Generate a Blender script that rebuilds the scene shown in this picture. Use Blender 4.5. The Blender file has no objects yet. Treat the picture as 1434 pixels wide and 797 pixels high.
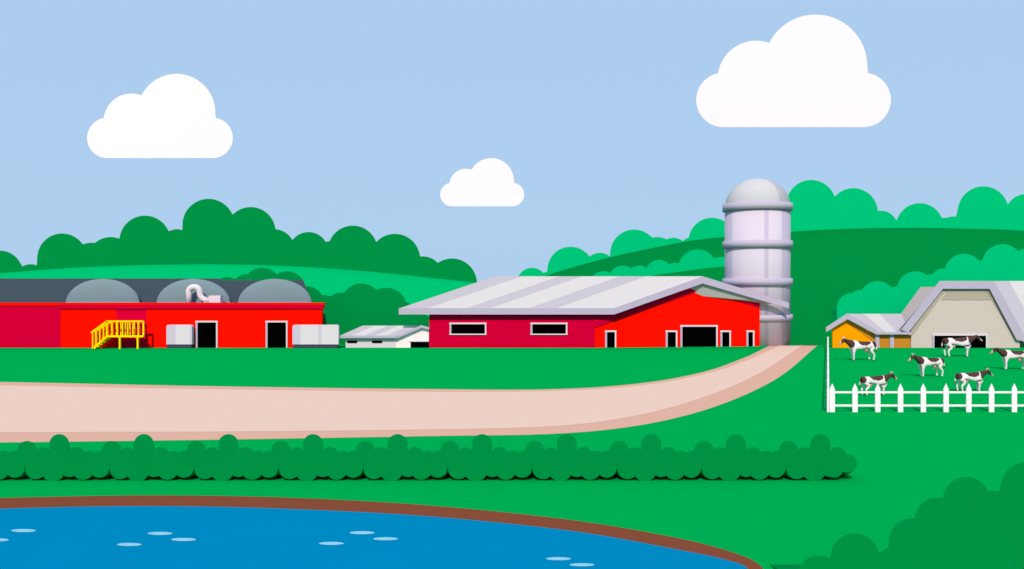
import bpy, bmesh, math, random
from mathutils import Vector
random.seed(4)
F=1242.0; H=5.22; HV=400.0; CU=717.0
def X(u,Y): return (u-CU)*Y/F
def Z(v,Y):
    z=H+(HV-v)*Y/F
    return 0.0 if abs(z)<0.28 else z
def gY(v): return F*H/(v-HV)
B=gY(487)
sc=bpy.context.scene
# ---------------- light model
def lin(c):
    c/=255.0
    return c/12.92 if c<=0.04045 else ((c+0.055)/1.055)**2.4
def L3(c): return [lin(x) for x in c]
SKY=L3((174,207,240)); SUNC=(1.0,0.86,0.70); SUNE=4.0
L=Vector((-0.10,-0.76,0.64)).normalized()
GR=L3((0,173,84))
def E(n):
    n=Vector(n).normalized(); d=max(0,n.dot(L))
    return [SKY[i]*(1+n.z)/2+GR[i]*(1-n.z)/2+SUNE/math.pi*SUNC[i]*d for i in range(3)]
UP=(0,0,1); FR=(0,-1,0)
mats={}
def mat(name,rgb,n=FR,var=0.02,scale=1.5,rough=1.0,spec=0.0,bump=0.0):
    if name in mats: return mats[name]
    e=E(n); t=L3(rgb); a=[min(0.93,t[i]/e[i]) for i in range(3)]
    m=bpy.data.materials.new(name); m.use_nodes=True; nt=m.node_tree; b=nt.nodes['Principled BSDF']
    b.inputs['Roughness'].default_value=rough; b.inputs['Specular IOR Level'].default_value=spec
    tc=nt.nodes.new('ShaderNodeTexCoord'); nz=nt.nodes.new('ShaderNodeTexNoise')
    nz.inputs['Scale'].default_value=scale; nz.inputs['Detail'].default_value=4
    nt.links.new(tc.outputs['Object'],nz.inputs['Vector'])
    r=nt.nodes.new('ShaderNodeValToRGB'); r.color_ramp.elements[0].position=0.3; r.color_ramp.elements[1].position=0.7
    r.color_ramp.elements[0].color=(*[x*(1-var) for x in a],1)
    r.color_ramp.elements[1].color=(*[min(.95,x*(1+var)) for x in a],1)
    nt.links.new(nz.outputs['Fac'],r.inputs['Fac']); nt.links.new(r.outputs['Color'],b.inputs['Base Color'])
    mats[name]=m; return m
GRASS=mat('grass',(0,175,85),UP,0.015,0.8)
HILLL=mat('hill_meadow',(0,203,121),(0,-.3,.95),0.01,0.2)
HILLD=mat('hill_grass_dark',(0,147,68),(0,-.42,.9),0.01,0.2)
FOLD=mat('foliage_dark',(0,147,68),FR,0.015,1.2)
FOLL=mat('foliage_light',(0,203,121),FR,0.015,1.2)
ROAD=mat('dirt_road',(238,210,199),UP,0.01,1.0)
ROADE=mat('road_shoulder',(226,182,168),UP,0.01,1.0)
BANK=mat('mud_bank',(135,78,58),UP,0.03,2.0)
WATER=mat('water',(0,139,198),UP,0.01,0.6)
RIP=mat('ripple',(148,214,245),UP,0.01)
CLOUD=mat('cloud_white',(255,255,255),FR,0.0)
CRIM=mat('crimson_paint_and_shade',(214,0,57),FR,0.015)  # on the barn's long wall this darker red is facade shade put into colour
RED=mat('paint_red',(255,17,0),FR,0.01)
LAV=mat('metal_lavender',(190,188,206),FR,0.01)
LAV2=mat('metal_mid',(208,206,218),FR,0.01)
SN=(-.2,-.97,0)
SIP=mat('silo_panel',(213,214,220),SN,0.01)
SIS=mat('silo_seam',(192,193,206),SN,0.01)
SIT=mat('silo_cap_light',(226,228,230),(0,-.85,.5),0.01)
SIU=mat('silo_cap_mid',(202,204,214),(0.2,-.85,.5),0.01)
LIG=mat('metal_light',(225,226,227),FR,0.01)
BLK=mat('dark_opening',(2,2,2),FR,0.0)
SLATE=mat('slate',(74,90,103),(0,-.7,.7),0.02)
RD=mat('roof_mid',(210,208,219),(0,-.35,.94),0.01)
DOME=mat('dome_grey_green',(138,164,171),(0,-.9,.4),0.01)
YEL=mat('yellow_paint',(255,236,0),FR,0.01)
WHT=mat('white_paint',(255,255,255),FR,0.0)
SHW=mat('shed_white',(255,247,243),FR,0.01)
SHG=mat('shed_grey',(222,219,224),FR,0.01)
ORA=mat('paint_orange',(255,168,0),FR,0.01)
ORD=mat('ochre_and_gable_shade',(204,141,44),FR,0.015)  # side wall ochre; also colours the painted shade under the gable rake
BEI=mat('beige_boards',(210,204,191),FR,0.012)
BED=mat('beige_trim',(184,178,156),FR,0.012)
DKB=mat('tank_base',(66,78,88),FR,0.02)
COWW=mat('cow_white',(242,239,236),FR,0.03,3)
COWB=mat('cow_brown',(84,64,58),FR,0.06,3)
COWP=mat('cow_pink',(225,180,170),FR,0.02)
COWH=mat('cow_hoof',(95,90,88),FR,0.02)
# ---------------- mesh helpers
def group(name,loc=(0,0,0)):
    e=bpy.data.objects.new(name,None); e.location=loc; e.empty_display_size=0.5
    sc.collection.objects.link(e); return e
def obj(name,verts,faces,m,parent=None,smooth=False,fix=True):
    me=bpy.data.meshes.new(name); me.from_pydata([tuple(v) for v in verts],[],faces)
    ms=m if isinstance(m,list) else [m]
    for k in ms: me.materials.append(k)
    if fix:
        bm=bmesh.new(); bm.from_mesh(me); bmesh.ops.recalc_face_normals(bm,faces=bm.faces); bm.to_mesh(me); bm.free()
    if smooth:
        for p in me.polygons: p.use_smooth=True
    o=bpy.data.objects.new(name,me); sc.collection.objects.link(o)
    if parent: o.parent=parent; o.location=-parent.location
    return o
def prism(name,pts,Y,th,m,parent=None):
    fy=Y if callable(Y) else (lambda u:Y)
    fr=[]; 
    for u,v in pts:
        y=fy(u); fr.append((X(u,y),y,Z(v,y)))
    bk=[(x,y+th,z) for x,y,z in fr]; n=len(fr)
    faces=[list(range(n)),list(range(2*n-1,n-1,-1))]
    for i in range(n):
        j=(i+1)%n; faces.append([i,i+n,j+n,j])
    return obj(name,fr+bk,faces,m,parent)
def rect(u0,v0,u1,v1): return [(u0,v1),(u0,v0),(u1,v0),(u1,v1)]
def rrect(u0,v0,u1,v1,rl,rr):
    p=[(u0,v1)]
    if rl:
        for k in range(7):
            a=math.pi-k*math.pi/12; p.append((u0+rl+rl*math.cos(a),v0+rl-rl*math.sin(a)))
    else: p.append((u0,v0))
    if rr:
        for k in range(7):
            a=math.pi/2-k*math.pi/12; p.append((u1-rr+rr*math.cos(a),v0+rr-rr*math.sin(a)))
    else: p.append((u1,v0))
    p.append((u1,v1)); return p
def slab(name,q,dz,m,parent=None):
    t=[Vector((X(u,y),y,Z(v,y))) for u,v,y in q]; b=[p-Vector((0,0,dz)) for p in t]; n=len(t)
    faces=[list(range(n)),list(range(2*n-1,n-1,-1))]+[[i,i+n,(i+1)%n+n,(i+1)%n] for i in range(n)]
    return obj(name,t+b,faces,m,parent)
def striped(name,q,dz,cuts,parent):
    # q: eave-left, eave-right, ridge-right, ridge-left  as (u,v,Y)
    P=[Vector((X(u,y),y,Z(v,y))) for u,v,y in q]
    n=(P[1]-P[0]).cross(P[3]-P[0]).normalized()
    if n.y>0: n=-n
    tag='%.1f_%.1f'%(n.x,n.y)
    ml=mat('roof_light_'+tag,(229,229,231),n,.01); md=mat('roof_mid_'+tag,(207,205,217),n,.01)
    for i in range(len(cuts)-1):
        a,b=cuts[i],cuts[i+1]
        t=[P[0].lerp(P[1],a),P[0].lerp(P[1],b),P[3].lerp(P[2],b),P[3].lerp(P[2],a)]
        bb=[p-Vector((0,0,dz)) for p in t]
        obj('%s_%d'%(name,i+1),t+bb,[[0,1,2,3],[7,6,5,4]]+[[k,k+4,(k+1)%4+4,(k+1)%4] for k in range(4)],md if i%2==0 else ml,parent)
def bar(name,p,q,w,m,parent=None,d=None):
    p=Vector(p);q=Vector(q); d=d or w
    ax=(q-p).normalized(); s=Vector((0,1,0)) if abs(ax.y)<.9 else Vector((1,0,0))
    t=ax.cross(s).normalized(); s=t.cross(ax).normalized()
    vs=[]
    for c in (p,q):
        for a,b in ((-1,-1),(1,-1),(1,1),(-1,1)): vs.append(c+t*a*w/2+s*b*d/2)
    return obj(name,vs,[[0,1,2,3],[7,6,5,4]]+[[k,k+4,(k+1)%4+4,(k+1)%4] for k in range(4)],m,parent)
def catmull(pts,n=10,closed=False):
    out=[];N=len(pts);rng=N if closed else N-1
    g=(lambda i:pts[i%N]) if closed else (lambda i:pts[max(0,min(N-1,i))])
    for i in range(rng):
        a,b,c,d=g(i-1),g(i),g(i+1),g(i+2)
        for k in range(n):
            t=k/n
            out.append(tuple(0.5*((2*b[j])+(-a[j]+c[j])*t+(2*a[j]-5*b[j]+4*c[j]-d[j])*t*t+(-a[j]+3*b[j]-3*c[j]+d[j])*t**3) for j in range(2)))
    if not closed: out.append(pts[-1])
    return out
def interp(poly,u):
    if u<=poly[0][0]: return poly[0][1]
    for a,b in zip(poly,poly[1:]):
        if u<=b[0]: return a[1]+(b[1]-a[1])*(u-a[0])/(b[0]-a[0])
    return poly[-1][1]
def mass(name,circles,Y,m,th=2.5,edge=0.5,base=None,fill=None,parent=None,win=30,slope=.25):
    """foliage body: union outline of round clumps in front of a thicker, lower body behind"""
    us=set()
    for c in circles:
        for k in range(41): us.add(round(c[0]+c[2]*math.cos(math.pi*k/40),3))
    if fill:
        for k in range(int(fill[0][0]),int(fill[-1][0])+1,6): us.add(float(k))
    us=sorted(us); sh=edge*.62*F/Y
    def top(u,dr=0):
        t=1e9
        for cu,cv,r in circles:
            r=r-dr
            if r>0 and abs(u-cu)<=r+1e-3: t=min(t,cv-math.sqrt(max(0,r*r-(u-cu)**2)))
        if fill and fill[0][0]<=u<=fill[-1][0]: t=min(t,interp(fill,u)+dr)
        return t
    def bot(u):
        if base=='scallop':
            t=-1e9
            for cu,cv,r in circles:
                if abs(u-cu)<=r+1e-3: t=max(t,cv+math.sqrt(max(0,r*r-(u-cu)**2)))
            return t
        return None
    T=[top(u) for u in us]
    V=[];Fc=[]; prev=None
    for i0,u in enumerate(us):
        t=T[i0]
        if t>1e8: prev=None; continue
        low=max([T[j] for j in range(len(us)) if abs(us[j]-u)<win and T[j]<1e8])
        x=X(u,Y); zt=H+(HV-t)*Y/F; b=bot(u); zb=0.0 if b is None else max(H+(HV-b)*Y/F,-0.02)
        zt=max(zt,zb+1e-3); i=len(V)
        t2=max(t,min(top(u,sh),low))
        z2=max(zb,min(zt,H+(HV-t2)*Y/F)-edge*slope)
        zl=min(z2,max(zb*.6,H+(HV-low)*Y/F-edge*2*slope-.02))
        z3=min(zl,max(zb*.3,H+(HV-low)*Y/F-th*slope))
        V+= [(x,Y,zb),(x,Y,zt),(x,Y+edge,z2),(x,Y+edge*1.25,zl),(x,Y+th,z3),(x,Y+th,0),(x,Y+min(th*.4,.25),zb*.55)]
        K=7
        if prev is not None:
            for k in range(K):
                k2=(k+1)%K; Fc.append([prev+k,prev+k2,i+k2,i+k])
        else: Fc.append([i+k for k in range(K)])
        prev=i
    if prev is not None: Fc.append([prev+k for k in range(6,-1,-1)])
    return obj(name,V,Fc,m,parent)
def cloud(name,x0,x1,y0,y1,c1,c2,Y):
    r=(y1-y0)/2; cy=(y0+y1)/2
    circ=[(x0+r,cy,r),(x1-r,cy,r),c1,c2]
    us=set()
    for c in circ:
        for k in range(61): us.add(round(c[0]+c[2]*math.cos(math.pi*k/60),3))
    us=sorted(us); V=[];Fc=[];prev=None
    cx=X((x0+x1)/2,Y); cz=H+(HV-(y0+y1)/2+ (y1-y0)*.1)*Y/F
    for u in us:
        t=1e9
        for cu,cv,rr in circ:
            if abs(u-cu)<=rr+1e-3:
                h=math.sqrt(max(0,rr*rr-(u-cu)**2)); t=min(t,cv-h)
        if u<x0+r or u>x1-r:
            cu=x0+r if u<x0+r else x1-r; h=math.sqrt(max(0,r*r-(u-cu)**2)); b=cy+h; t=min(t,cy-h)
        else: b=y1; t=min(t,y0)
        x=X(u,Y); zt=H+(HV-t)*Y/F; zb=H+(HV-b)*Y/F; zt=max(zt,zb+.001); i=len(V)
        def s(k,z,d): return (cx+(x-cx)*k,Y+d,cz+(z-cz)*k)
        V+=[(x,Y,zb),(x,Y,zt),s(.86,zt,3),s(.6,zt,5.5),s(.6,zb,5.5),s(.72,zb,3)]
        if prev is not None:
            for k in range(6): Fc.append([prev+k,prev+(k+1)%6,i+(k+1)%6,i+k])
        else: Fc.append([i+k for k in range(6)])
        prev=i
    Fc.append([prev+k for k in range(5,-1,-1)])
    return obj(name,V,Fc,CLOUD)
# ---------------- ground
obj('ground',[(-1500,-100,0),(1500,-100,0),(1500,3000,0),(-1500,3000,0)],[[0,1,2,3]],GRASS)
def hill(name,prof,Y0,Y1,Y2,m):
    rows=[(0,0),(.25,.25),(.5,.5),(.75,.75),(.93,.93),(1.0,.985),(1.08,1.0),(1.3,.9),(1.7,.5),(2.2,0)]
    P=catmull(prof,12); V=[];Fc=[]
    for u,v in P:
        zr=max(0,H+(HV-v)*Y1/F)
        xr=X(u,Y1)
        for t,k in rows:
            y=Y0+(Y1-Y0)*t if t<=1 else Y1+(Y2-Y1)*(t-1)/1.2
            V.append((xr,y,zr*k-0.03))
    n=len(rows)
    for i in range(len(P)-1):
        for j in range(n-1): a=i*n+j; Fc.append([a,a+n,a+n+1,a+1])
    return obj(name,V,Fc,m,smooth=True)
hill('hill',[(-700,440),(-400,405),(-150,390),(0,381),(100,373.5),(200,370),(300,369),(400,371.5),(500,378),(600,388),(690,399),(760,415),(850,450),(900,461)],84,110,150,HILLL)
hill('hill',[(690,461),(705,440),(735,402),(765,386),(850,361),(950,339.5),(1000,332),(1105,323),(1200,318),(1280,316.5),(1360,318),(1434,321),(1600,335),(1800,360),(2100,420),(2300,455)],77.5,105,150,HILLD)
# ---------------- distant trees
mass('distant_trees',[(-240,395,34),(-180,372,36),(-120,362,34),(-60,376,32),(0,383,32),(43,392,22),(87,362,35),(128,372,32),(155,366,34),(203,338,36),(248,345,24),(292,315,36.5),(351,325,35),(384,350,29),(432,353,28),(462,364,26),(494,351,35),(525,365,25),(553,363,35.5),(592,388,29),(633,397,35)],112,FOLD,fill=[(-240,395),(43,380),(120,360),(160,345),(230,345),(300,330),(380,345),(440,358),(560,378),(640,395)])
mass('distant_trees',[(745,396,21),(770,400,20),(799,378,32.5),(840,376,22),(888,355,33.5),(920,362,30),(943,356,23),(970,352,20),(997,338,33),(1040,330,30),(1080,322,30),(1136,287,35),(1195,298,34.5),(1234,318,23),(1288,318,33.5),(1335,325,22),(1377,297,36),(1436,300,28),(1480,305,30),(1530,300,34),(1590,320,32),(1640,330,32)],108,FOLL,fill=[(745,396),(800,385),(900,355),(960,345),(1080,318),(1110,300),(1230,310),(1320,305),(1345,304),(1434,300),(1640,330)])
mass('tree_clump',[(318,404,16),(345,404,20),(367,402,27),(402,406,26),(430,425,24),(452,440,27),(478,436,26),(506,426,29),(541,432,29),(562,446,24),(585,462,24)],78.5,FOLD,th=2,edge=.3,fill=[(318,425),(440,440),(520,420),(590,470)])
mass('tree_clump',[(845,400,20),(872,392,20),(895,390,18),(923,383,19),(945,384,16),(977,377,27.5),(1010,384,24),(1035,392,20)],96,FOLL,th=2,edge=.3)
mass('tree_clump',[(1192,431,20),(1206,428,22),(1229,420,26),(1256,418,17),(1282,406,26),(1305,402,18),(1322,396,20),(1350,383,27.5),(1380,384,20),(1404,371,29),(1440,376,28),(1480,372,30),(1530,380,30),(1580,390,30)],82.5,FOLL,th=2,edge=.3,fill=[(1192,435),(1230,415),(1300,395),(1350,375),(1400,365),(1580,380)])
# ---------------- clouds
cloud('cloud',122,326,165,221.5,(184,170,39),(247,158,54.5),150)
cloud('cloud',975,1247.5,102,178,(1059,111,54),(1142,93,72.5),160)
cloud('cloud',616.5,734,256,289,(652,259,22.5),(688,253,31.5),170)
# ---------------- road
def gp(u,v,z): y=gY(v); return (X(u,y),y,z)
def sheet(name,up,lo,z,m,parent):
    a=catmull(up,10);b=catmull(lo,10);V=[gp(u,v,z) for u,v in a]+[gp(u,v,z) for u,v in b];n=len(a)
    return obj(name,V,[[i,i+n,i+n+1,i+1] for i in range(n-1)],m,parent)
rd=group('dirt_road',(-10,35,0))
sheet('shoulder',[(-500,526),(0,535),(300,541),(600,545),(780,545),(900,536.5),(985,521),(1040,502),(1072,487),(1078,484)],
 [(-500,626),(0,620),(300,616),(600,611),(780,607.5),(900,595),(1000,570),(1085,532),(1141,487),(1144,484)],.004,ROADE,rd)
sheet('surface',[(-500,531),(0,540),(300,545.5),(600,549),(790,547.5),(910,538.5),(995,522),(1050,503),(1085,487),(1090,484)],
 [(-500,610),(0,606),(300,605),(600,602),(760,598),(860,588),(960,565),(1050,530),(1119,487),(1122,484)],.009,ROAD,rd)
# ---------------- pond
pd=group('pond',(-5,16,0))
out=[(-1100,790),(-700,728),(-300,703),(0,697.5),(200,694),(400,697),(600,708),(800,728.5),(950,754),(1035,777),(1069,797),(1080,830),(1000,890),(700,990),(200,1050),(-500,1050),(-1100,900)]
inn=[(-1040,795),(-680,745),(-300,721),(0,713),(120,710),(250,709.5),(400,713),(600,723.5),(800,744),(940,768.5),(1022,786),(1050,800),(1055,830),(970,880),(680,970),(200,1030),(-500,1030),(-1040,890)]
for nm,pl,z,m in (('bank',out,.004,BANK),('water_surface',inn,.009,WATER)):
    c=catmull(pl,10,True); obj(nm,[gp(u,v,z) for u,v in c],[list(range(len(c)))],m,pd)
V=[];Fc=[]
for cu,cv in [(33,744),(-5,757),(224,748),(257,756.5),(181,763.5),(507,747),(540,755.5),(464,762),(782,783.5),(815,792),(-110,752)]:
    n=24;s=len(V)
    for k in range(n):
        a=2*math.pi*k/n; V.append(gp(cu+17.5*math.cos(a),cv+2.2*math.sin(a),.014))
    Fc.append(list(range(s,s+n)))
obj('ripple_highlights',V,Fc,RIP,pd)  # pale ellipses: highlights on the ripples, put into the colour
# ---------------- hedge and bush
hc=[]
for k in range(-3,10):
    o=83+118.45*k
    for du,v,r in [(0,622,14),(-45,631,13.5),(-23,639,12.5),(24,638,12),(42,642,11),(57,642,11),(-33,656,15),(-9,658,16.5),(14,655,13),(33,657,15),(56,655,14)]:
        hc.append((o+du,v,r))
hc=[c for c in hc if c[0]<1180]; hc+=[(1187,649,13),(1168,656,13)]
mass('hedge',hc,gY(673.5),FOLD,th=1.0,edge=.05,base='scallop',win=36,slope=.3)
mass('bush',[(1146,808,30),(1197,781,34),(1236,800,24),(1262,790,28),(1276,757,31),(1312,728,31),(1353,701,33),(1388,712,25),(1405,708,22),(1438,684,37),(1490,690,40),(1550,720,40),(1600,760,40)],15,FOLD,th=1.6,edge=.03,win=75,slope=.5,fill=[(1150,815),(1230,775),(1300,735),(1350,700),(1440,680),(1600,740)])
# ---------------- openings
def opening(name,u0,v0,u1,v1,Y,parent,shade=True,door=True):
    fy=Y if callable(Y) else (lambda u:Y)
    w=2.0
    prism(name+'_opening',rect(u0+w,v0+w,u1-w,v1),lambda u:fy(u)-.03,.05,BLK,parent)
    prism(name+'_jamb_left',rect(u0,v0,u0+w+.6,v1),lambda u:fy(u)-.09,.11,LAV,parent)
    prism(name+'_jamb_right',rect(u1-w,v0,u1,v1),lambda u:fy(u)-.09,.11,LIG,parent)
    prism(name+'_lintel',rect(u0-.3,v0-.6,u1+.3,v0+w-.4),lambda u:fy(u)-.095,.115,LIG,parent)
    if not door: prism(name+'_sill',rect(u0-.3,v1-1.6,u1+.3,v1),lambda u:fy(u)-.095,.115,LIG,parent)
# ---------------- red milking building
rb=group('red_farm_building',(-28,B,0))
prism('wall_crimson',rect(-160,428.6,84,487),B-.05,5,CRIM,rb)
prism('wall_red_bay',rect(84,428,163,487),B,4.6,RED,rb)
prism('wall_crimson_bay',rect(163,428,205,487),B+.03,4.6,CRIM,rb)
prism('wall_red_main',rect(205,428,451,487),B,.4,RED,rb)
prism('rear_body',rect(205,428,420,487),B+.41,4.2,RED,rb)
prism('parapet_red',rect(-160,424,83,428.5),B-.12,.5,RED,rb)
prism('parapet_cap',rect(83.1,424,454,427.5),B-.13,.5,RED,rb)
prism('parapet_crimson',rect(83.1,427.6,453,432.5),B-.11,.5,CRIM,rb)
prism('roof_deck',rect(-160,425,440,428),B+.4,2.4,SLATE,rb)
def P3(u,v,y): return (X(u,y),y,H+(HV-v)*y/F)
V=[P3(-160,425,77.2),P3(437,425,77.2),P3(424,390,78.6),P3(-160,390,78.6),P3(-160,390,80),P3(424,390,80),P3(437,425,81),P3(-160,425,81)]
obj('slate_roof',V,[[0,1,2,3],[3,2,5,4],[4,5,6,7],[1,6,5,2],[0,3,4,7],[0,7,6,1]],SLATE,rb)
def ellipsoid(name,c,r,m,parent=None,half=False,seg=48,rings=24):
    bm=bmesh.new(); bmesh.ops.create_uvsphere(bm,u_segments=seg,v_segments=rings,radius=1)
    if half: bmesh.ops.bisect_plane(bm,geom=bm.verts[:]+bm.edges[:]+bm.faces[:],plane_co=(0,0,0),plane_no=(0,0,-1),clear_outer=True)
    for v in bm.verts: v.co=Vector((v.co.x*r[0]+c[0],v.co.y*r[1]+c[1],v.co.z*r[2]+c[2]))
    me=bpy.data.meshes.new(name); bm.to_mesh(me); bm.free(); me.materials.append(m)
    for p in me.polygons: p.use_smooth=True
    o=bpy.data.objects.new(name,me); sc.collection.objects.link(o)
    if parent: o.parent=parent;o.location=-parent.location
    return o
for i,cu in enumerate((144,271,385)):
    y=76.95; ellipsoid('roof_dome_%d'%(i+1),P3(cu,425.5,y),(52*y/F,.6,35*y/F),DOME,rb,True)
# vent pipe
y=75.6
def tube(name,pts,r,m,parent):
    V=[];Fc=[];n=14
    P=[Vector(p) for p in pts]
    for i,p in enumerate(P):
        t=(P[min(i+1,len(P)-1)]-P[max(i-1,0)]).normalized(); s=Vector((0,1,0)); q=t.cross(s).normalized()
        for k in range(n):
            a=2*math.pi*k/n; V.append(p+q*math.cos(a)*r+s*math.sin(a)*r)
    for i in range(len(P)-1):
        for k in range(n): Fc.append([i*n+k,i*n+(k+1)%n,(i+1)*n+(k+1)%n,(i+1)*n+k])
    Fc.append(list(range(n)));Fc.append(list(range(len(V)-1,len(V)-n-1,-1)))
    return obj(name,V,Fc,m,parent,smooth=True)
pts=[P3(264.5,427,y),P3(264.5,410,y)]+[P3(272+7.8*math.cos(math.pi-a*math.pi/12),409-7*math.sin(a*math.pi/12),y) for a in range(0,13)]+[P3(280.2,413,y),P3(283,418,y),P3(289,420.5,y),P3(293,420.5,y)]
tube('vent_pipe',pts,4.2*y/F,LIG,rb)
prism('vent_box',rect(285,416.5,293,425),y-.2,.6,LAV2,rb)
prism('vent_hood',rect(292.2,414,308.5,424.8),y-.26,.7,LIG,rb)
opening('door_1',274,450,304.5,487,B,rb)
opening('door_2',372,450,402.5,487,B,rb)
# ---------------- stairs
st=group('yellow_staircase',(X(170,73.4),73.4,0))
for tag,y in (('front',73.1),('back',74.1)):
    du=0 if tag=='front' else 7
    zp=H+(HV-471)*y/F; zt=H+(HV-450)*y/F
    uL=150+du; a=(X(uL,y),y); b=(X(201,y),y)
    bar('handrail_'+tag,(a[0],y,zt),(b[0],y,zt),.13,YEL,st)
    bar('platform_edge_'+tag,(a[0],y,zp),(b[0],y,zp),.16,YEL,st)
    for k in range(8):
        u=uL+(201-uL)*k/7; bar('baluster_%s_%d'%(tag,k),(X(u,y),y,zp),(X(u,y),y,zt),.09 if 0<k<7 else .13,YEL,st)
    ub=132+du*.6
    bar('stringer_'+tag,(X(uL,y),y,zp),(X(ub,y),y,.05),.15,YEL,st)
    bar('stair_rail_'+tag,(X(uL,y),y,zt),(X(ub-4,y),y,zt-zp+.1),.13,YEL,st)
    for k in range(5):
        t=k/4; u=uL+(ub-2-uL)*t; bar('stair_post_%s_%d'%(tag,k),(X(u,y),y,zp*(1-t)+.03),(X(u,y),y,zt*(1-t)+(zt-zp+.1)*t),.09,YEL,st)
    for k,u in enumerate((168,193)): bar('leg_%s_%d'%(tag,k),(X(u,y),y,0),(X(u,y),y,zp),.14,YEL,st)
y=73.6; zp=H+(HV-471)*y/F
slab('platform',[(150,470.5,73.15),(201,470.5,73.15),(201,470.5,74.05),(150,470.5,74.05)],.06,YEL,st)
for k in range(5):
    t=(k+.7)/5.2; u=152-19*t; z=zp*(1-t)
    obj('tread_%d'%k,[(X(u-3,y),73.15,z),(X(u+3,y),73.15,z),(X(u+3,y),74.05,z),(X(u-3,y),74.05,z),(X(u-3,y),73.15,z-.05),(X(u+3,y),73.15,z-.05),(X(u+3,y),74.05,z-.05),(X(u-3,y),74.05,z-.05)],[[0,1,2,3],[7,6,5,4]]+[[j,j+4,(j+1)%4+4,(j+1)%4] for j in range(4)],YEL,st)
# ---------------- tanks
def tank(name,u0,u1,bands,v0=455):
    g=group(name,(X((u0+u1)/2,73.6),73.6,0)); n=len(bands)-1
    for i in range(n):
        a,m=bands[i]; b=bands[i+1][0]
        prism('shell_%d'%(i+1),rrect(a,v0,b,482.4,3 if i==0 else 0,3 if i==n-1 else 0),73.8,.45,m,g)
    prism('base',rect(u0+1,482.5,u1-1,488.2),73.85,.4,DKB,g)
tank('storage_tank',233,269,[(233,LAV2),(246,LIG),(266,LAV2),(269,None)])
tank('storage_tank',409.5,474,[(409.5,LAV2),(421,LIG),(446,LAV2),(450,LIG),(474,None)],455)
# ---------------- white shed
sh=group('white_shed',(X(540,B),B,0))
prism('side_wall',rect(484,470,554,487),B,2.2,SHG,sh)
prism('gable_wall',[(554,487),(554,474),(592,458.5),(600.5,461),(600.5,487)],B+.02,2.2,SHW,sh)
striped('roof',[(474,471,B-.35),(556,471,B-.35),(590,456,B+1.1),(508,456,B+1.1)],.08,[0,.2,.42,.6,.8,1],sh)
prism('eave_fascia',rect(474,470,556,473.5),B-.4,.08,LAV,sh)
prism('rake_fascia',[(556,470.5),(590,455.5),(600.8,458.5),(600.8,461.5),(590,459),(556,474)],B-.3,.1,LAV,sh)
for i,u in enumerate((486,521)):
    prism('window_%d'%(i+1),rect(u,477,u+14,480.5),B-.04,.06,BLK,sh)
prism('door_opening',rect(575,478.5,600.4,487),B-.03,.06,BLK,sh)
prism('door_lintel',rect(573,477,600.4,478.6),B-.06,.1,LIG,sh)
# ---------------- silo
si=group('grain_silo',(X(1060,79.4),79.4,0)); Yc=79.4; k=Yc/F; R=44.5*k; xc=X(1060.5,Yc); N=96
def zz(v): return H+(HV-v)*k
def cyl(name,z0,z1,r,m,colour=None):
    V=[];Fc=[]
    for z in (z0,z1):
        for i in range(N):
            a=2*math.pi*i/N; V.append((xc+r*math.cos(a),Yc+r*math.sin(a),z))
    for i in range(N): Fc.append([i,(i+1)%N,(i+1)%N+N,i+N])
    Fc.append(list(range(N-1,-1,-1)));Fc.append(list(range(N,2*N)))
    ms=m if isinstance(m,list) else [m]
    o=obj(name,V,Fc,ms,si,fix=False)
    for i,p in enumerate(o.data.polygons):
        if i<N:
            p.use_smooth=True
            if colour: p.material_index=colour(math.cos(2*math.pi*(i+.5)/N),i)
    return o
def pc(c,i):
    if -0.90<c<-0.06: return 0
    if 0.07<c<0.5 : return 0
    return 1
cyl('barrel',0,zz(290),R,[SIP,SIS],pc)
for i,(a,b) in enumerate(((286,296),(338,348),(390,400),(440,448))):
    cyl('ring_%d'%(i+1),zz(b),zz(a),R+3.0*k,SIS)
V=[];Fc=[];M=16;rd_=43.5*k;hh=38*k
for j in range(M):
    t=j/M*math.pi/2
    for i in range(N):
        a=2*math.pi*i/N; V.append((xc+rd_*math.cos(a)*math.cos(t),Yc+rd_*math.sin(a)*math.cos(t),zz(288)+hh*math.sin(t)))
V.append((xc,Yc,zz(288)+hh))
for j in range(M-1):
    for i in range(N): Fc.append([j*N+i,j*N+(i+1)%N,(j+1)*N+(i+1)%N,(j+1)*N+i])
for i in range(N): Fc.append([(M-1)*N+i,(M-1)*N+(i+1)%N,len(V)-1])
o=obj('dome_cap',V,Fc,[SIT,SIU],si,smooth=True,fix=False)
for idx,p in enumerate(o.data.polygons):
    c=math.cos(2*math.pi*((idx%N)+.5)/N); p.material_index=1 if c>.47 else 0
# ---------------- big red barn
bn=group('red_barn',(X(833,B),B,0))
Ax,Ay=X(833,B),B; Cx,Cy=X(1064,76.3),76.3
def Yg(u):
    d=(u-CU)/F; kx=Cx-Ax; ky=Cy-Ay
    return (Ax*ky-Ay*kx)/(d*ky-kx)
prism('side_wall',rect(601,438,833,487),B,4.0,CRIM,bn)  # darker red paints in the shade of the long facade
prism('gable_wall',[(833,487),(833,441),(860,438),(982,394),(1064,420),(1064,487)],Yg,.25,RED,bn)
def Yr(u): return 74.0+(u-860)/124*1.15 if u<984 else 75.15+(u-984)/121*.75
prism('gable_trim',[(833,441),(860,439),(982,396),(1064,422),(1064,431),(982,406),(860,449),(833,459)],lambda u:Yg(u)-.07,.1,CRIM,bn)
striped('roof',[(559,432,74.0),(860,432,74.0),(984,387,75.15),(693,387,75.15)],.12,[0,.13,.31,.42,.6,.73,1],bn)
prism('eave_fascia',rect(558.5,431.5,860,440.5),73.93,.09,LAV,bn)
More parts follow.
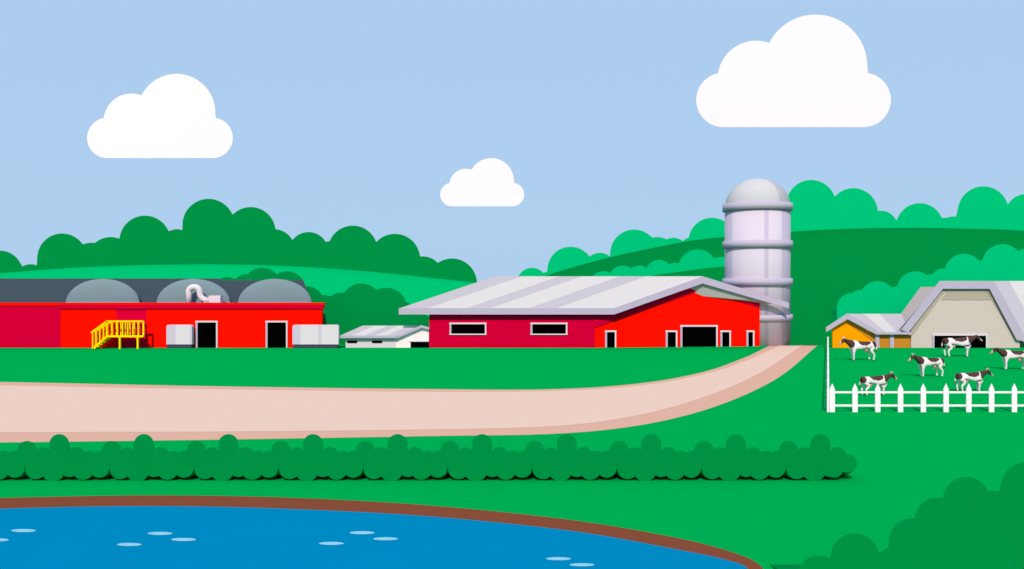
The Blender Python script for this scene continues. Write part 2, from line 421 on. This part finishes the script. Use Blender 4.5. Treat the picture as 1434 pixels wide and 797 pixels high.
prism('rake_fascia',[(860,431.6),(984,387),(1105,424),(1105,432),(984,397),(860,440.5)],lambda u:Yr(u)-.08,.1,LAV,bn)
e=[(984,387,75.16),(1105,424,75.9),(800,424,80.5),(693,387,75.16)]
slab('roof_back',e,.1,RD,bn)
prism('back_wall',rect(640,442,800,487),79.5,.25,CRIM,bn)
opening('window_1',629.5,452.5,681,469,B,bn,door=False)
opening('window_2',743,452.5,794.5,469,B,bn,door=False)
for i,(a,v,b) in enumerate(((847.5,463.5,863),(932.5,463.5,948.5),(953,456,1005),(1009,463.5,1023.5),(1045.5,463.5,1056.5))):
    opening('door_%d'%(i+1),a,v,b,487,Yg,bn)
# ---------------- orange shed
og=group('orange_shed',(X(1200,B),B,0))
prism('gable_wall',[(1166,487),(1166,457),(1187,444),(1219,466),(1219,487)],B,.15,ORA,og)
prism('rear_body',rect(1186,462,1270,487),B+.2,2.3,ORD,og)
prism('gable_painted_shade',[(1187,446),(1219,468),(1219,475),(1187,453)],B-.03,.05,ORD,og)  # painted shade below the rake, as a thin darker orange strip
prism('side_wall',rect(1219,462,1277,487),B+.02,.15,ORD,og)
prism('post_1',rect(1226,466,1231.5,487),B-.1,.15,LAV,og)
prism('post_2',rect(1246.5,466,1252,487),B-.1,.15,LAV,og)
striped('roof',[(1227,466,B-.35),(1275,466,B-.35),(1262,439.5,B+1.1),(1187,439.5,B+1.1)],.08,[0,.3,.6,1],og)
prism('rake_fascia',[(1157,458.5),(1187,439),(1228,462.5),(1228,469),(1187,447),(1157,465)],B-.45,.1,LAV,og)
prism('eave_fascia',rect(1228.1,465,1277,468.5),B-.42,.08,LAV,og)
# ---------------- beige barn
bb=group('beige_barn',(X(1355,B),B,0))
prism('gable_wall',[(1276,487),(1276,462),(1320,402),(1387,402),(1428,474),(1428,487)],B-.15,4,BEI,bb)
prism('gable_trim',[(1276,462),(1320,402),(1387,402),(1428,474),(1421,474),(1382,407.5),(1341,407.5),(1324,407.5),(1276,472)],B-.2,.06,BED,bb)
prism('gable_trim_band',[(1327,407.4),(1381,407.4),(1388,420),(1318.5,420)],B-.19,.05,BED,bb)  # darker beige trim band below the top fascia
prism('rake_fascia',[(1262,462),(1316,394.5),(1393,394.5),(1434,468),(1434,478),(1424,476),(1386,404.5),(1320.5,404.5),(1272,466)],B-.45,.12,LAV,bb)
V=[(1316,393.6,B-.35),(1393,393.6,B-.35),(1393,393.6,80),(1316,393.6,80)]
slab('roof_top',V,.08,RD,bb)
slab('roof_left',[(1258,462,B-.35),(1316,393.8,B-.35),(1322,393.8,80),(1272,462,80)],.08,RD,bb)
striped('roof_right',[(1434,478,B-.35),(1640,478,B+1.5),(1560,393.6,B+1.5),(1393,393.6,B-.35)],.1,[0,.12,.3,.5,.7,1],bb)
prism('side_wall',rect(1428,470,1620,487),B+1.6,2,BED,bb)
opening('door',1306,468.5,1383,487,B-.15,bb)
# ---------------- picket fence
pf=group('picket_fence',(X(1165,gY(577)),gY(577),0)); fy=gY(577); k=fy/F
for i in range(14):
    u=1165+31.85*i; x=X(u,fy); w=3.6*k; zt=(577-537)*k; zs=(577-545)*k
    vs=[(x-w,0),(x+w,0),(x+w,zs),(x,zt),(x-w,zs)]
    V=[(a,fy-.05,b) for a,b in vs]+[(a,fy-.01,b) for a,b in vs]
    obj('picket_%d'%(i+1),V,[[0,1,2,3,4],[9,8,7,6,5]]+[[j,j+5,(j+1)%5+5,(j+1)%5] for j in range(5)],WHT,pf)
for nm,v in (('rail_top',549.5),('rail_bottom',568)):
    z=(577-v)*k; bar(nm,(X(1159,fy),fy+.02,z),(X(1620,fy),fy+.02,z),2.6*k,WHT,pf,.05)
far=74.0
for nm,v in (('side_rail_top',549.5),('side_rail_bottom',568)):
    z=(577-v)*k; bar(nm,(X(1159.6,fy),fy,z),(X(1159.2,far),far,z),2.6*k,WHT,pf,.06)
for i in range(10):
    yy=fy+(far-fy)*i/9; bar('side_post_%d'%(i+1),(X(1159.4,yy),yy,0),(X(1159.4,yy),yy,.95),.085,WHT,pf)
# ---------------- cow mesh
def make_cow():
    J=[((-.74,0,1.02),.25),((-.2,0,.94),.31),((.33,0,.97),.30),((.6,0,1.10),.21),((.84,0,1.22),.14),((1.0,0,1.28),.125),((1.15,0,1.16),.09),((1.28,0,1.03),.075)]
    Ed=[(i,i+1) for i in range(7)]
    def chain(root,pts):
        p=root
        for c,r in pts: J.append((c,r)); Ed.append((p,len(J)-1)); p=len(J)-1
    for s,o in ((1,0.0),(-1,.09)):
        chain(0,[((-.80,s*.17,.82),.16),((-.64+o,s*.2,.62),.10),((-.86+o,s*.2,.38),.058),((-.82+o,s*.2,.11),.045),((-.78+o,s*.2,.03),.055)])
        chain(2,[((.42,s*.17,.76),.13),((.46-o,s*.18,.42),.062),((.44-o,s*.18,.11),.043),((.49-o,s*.18,.03),.055)])
    chain(0,[((-1.0,0,1.14),.045),((-1.08,0,.85),.025),((-1.09,0,.6),.04),((-1.09,0,.5),.02)])
    me=bpy.data.meshes.new('cow_skel'); me.from_pydata([j[0] for j in J],Ed,[])
    o=bpy.data.objects.new('cow_skel',me); sc.collection.objects.link(o)
    md=o.modifiers.new('s','SKIN'); 
    for i,j in enumerate(J):
        d=me.skin_vertices[0].data[i] if len(me.skin_vertices) else None
        if d: d.radius=(j[1],j[1]*(.82 if i<3 else 1)); d.use_root=(i==0)
    sb=o.modifiers.new('b','SUBSURF'); sb.levels=3; sb.render_levels=3
    dg=bpy.context.evaluated_depsgraph_get(); ev=o.evaluated_get(dg); m2=bpy.data.meshes.new_from_object(ev)
    bpy.data.objects.remove(o)
    m2.materials.clear()
    for m in (COWW,COWB,COWP,COWH): m2.materials.append(m)
    bm=bmesh.new(); bm.from_mesh(m2)
    for f in bm.faces:
        c=f.calc_center_median(); x,z=c.x,c.z; mi=0
        def el(cx,cz,a,b): return ((x-cx)/a)**2+((z-cz)/b)**2<1
        side=1 if c.y<0 else -1
        if el(-.15+.08*side,1.2,.42,.24) or el(-.95,1.1,.2,.3) or el(.6,1.1,.2,.28) or (x>.72 and z>.9 and x<1.2): mi=1
        if x>=1.2: mi=2
        if z<.065: mi=3
        if x<-1.04 and z<.68: mi=1
        f.material_index=mi; f.smooth=True
    def add(c,r,mi,cone=False,rot=None):
        if cone: g=bmesh.ops.create_cone(bm,segments=8,radius1=r[0],radius2=.005,depth=r[2],cap_ends=True)
        else: g=bmesh.ops.create_uvsphere(bm,u_segments=12,v_segments=8,radius=1)
        fs=set()
        for v in g['verts']:
            if not cone: v.co=Vector((v.co.x*r[0],v.co.y*r[1],v.co.z*r[2]))
            if rot: v.co.rotate(rot)
            v.co+=Vector(c)
            for f in v.link_faces: fs.add(f)
        for f in fs: f.material_index=mi; f.smooth=True
    from mathutils import Euler
    for s in (1,-1):
        add((.96,s*.19,1.30),(.05,.11,.04),1,rot=Euler((s*.25,0,0)))
        add((1.0,s*.10,1.44),(.03,.03,.17),0,True,Euler((-s*.5,.15,0)))
        add((1.1,s*.095,1.24),(.022,.018,.022),3)
    add((-.42,0,.68),(.17,.13,.12),2)
    for a in (-.06,.06):
        for s in (1,-1): add((-.42+a,s*.05,.57),(.018,.018,.05),2)
    add((1.33,0,1.02),(.035,.055,.04),2)
    bm.to_mesh(m2); bm.free()
    m2.name='cow_body'; return m2
cm=make_cow()
for cu,fv,wpx,dr,yaw in ((1201,505,55,-1,4),(1347,500,55,1,-5),(1297,528,55,-1,8),(1415,518,55,-1,-4),(1230,554,55,1,5),(1364,549,55,1,3)):
    y=gY(fv); sc_=wpx*y/F/2.45
    o=bpy.data.objects.new('cow',cm); sc.collection.objects.link(o)
    o.location=(X(cu,y)-.12*dr*sc_,y,0); o.scale=(sc_,sc_,sc_); o.rotation_euler=(0,0,math.radians(yaw+(180 if dr<0 else 0)))
# ---------------- world, sun, camera
w=bpy.data.worlds.new('World'); sc.world=w; w.use_nodes=True; nt=w.node_tree; bg=nt.nodes['Background']
sk=nt.nodes.new('ShaderNodeTexSky'); sk.sky_type='NISHITA'; sk.sun_disc=False
sk.sun_elevation=math.asin(L.z); sk.sun_rotation=math.atan2(L.x,L.y)
ml=nt.nodes.new('ShaderNodeVectorMath'); ml.operation='SCALE'; ml.inputs['Scale'].default_value=0.1
nt.links.new(sk.outputs['Color'],ml.inputs[0])
mx=nt.nodes.new('ShaderNodeMix'); mx.data_type='RGBA'; mx.inputs[0].default_value=0.95
mx.inputs[7].default_value=(*SKY,1); nt.links.new(ml.outputs[0],mx.inputs[6]); nt.links.new(mx.outputs[2],bg.inputs['Color'])
bg.inputs['Strength'].default_value=1.0
sl=bpy.data.lights.new('sun','SUN'); sl.energy=SUNE; sl.color=SUNC; sl.angle=math.radians(.5)
so=bpy.data.objects.new('sun',sl); so.rotation_euler=L.to_track_quat('Z','Y').to_euler(); so.location=(-30,-60,60); sc.collection.objects.link(so)
cd=bpy.data.cameras.new('camera'); cd.lens=36*F/1434; cd.sensor_width=36; cd.clip_end=5000; cd.shift_y=-(400-398.5)/1434*-1
co=bpy.data.objects.new('camera',cd); co.location=(0,0,H); co.rotation_euler=(math.pi/2,0,0); sc.collection.objects.link(co); sc.camera=co
sc.view_settings.view_transform='Standard'; sc.view_settings.look='None'; sc.view_settings.exposure=0
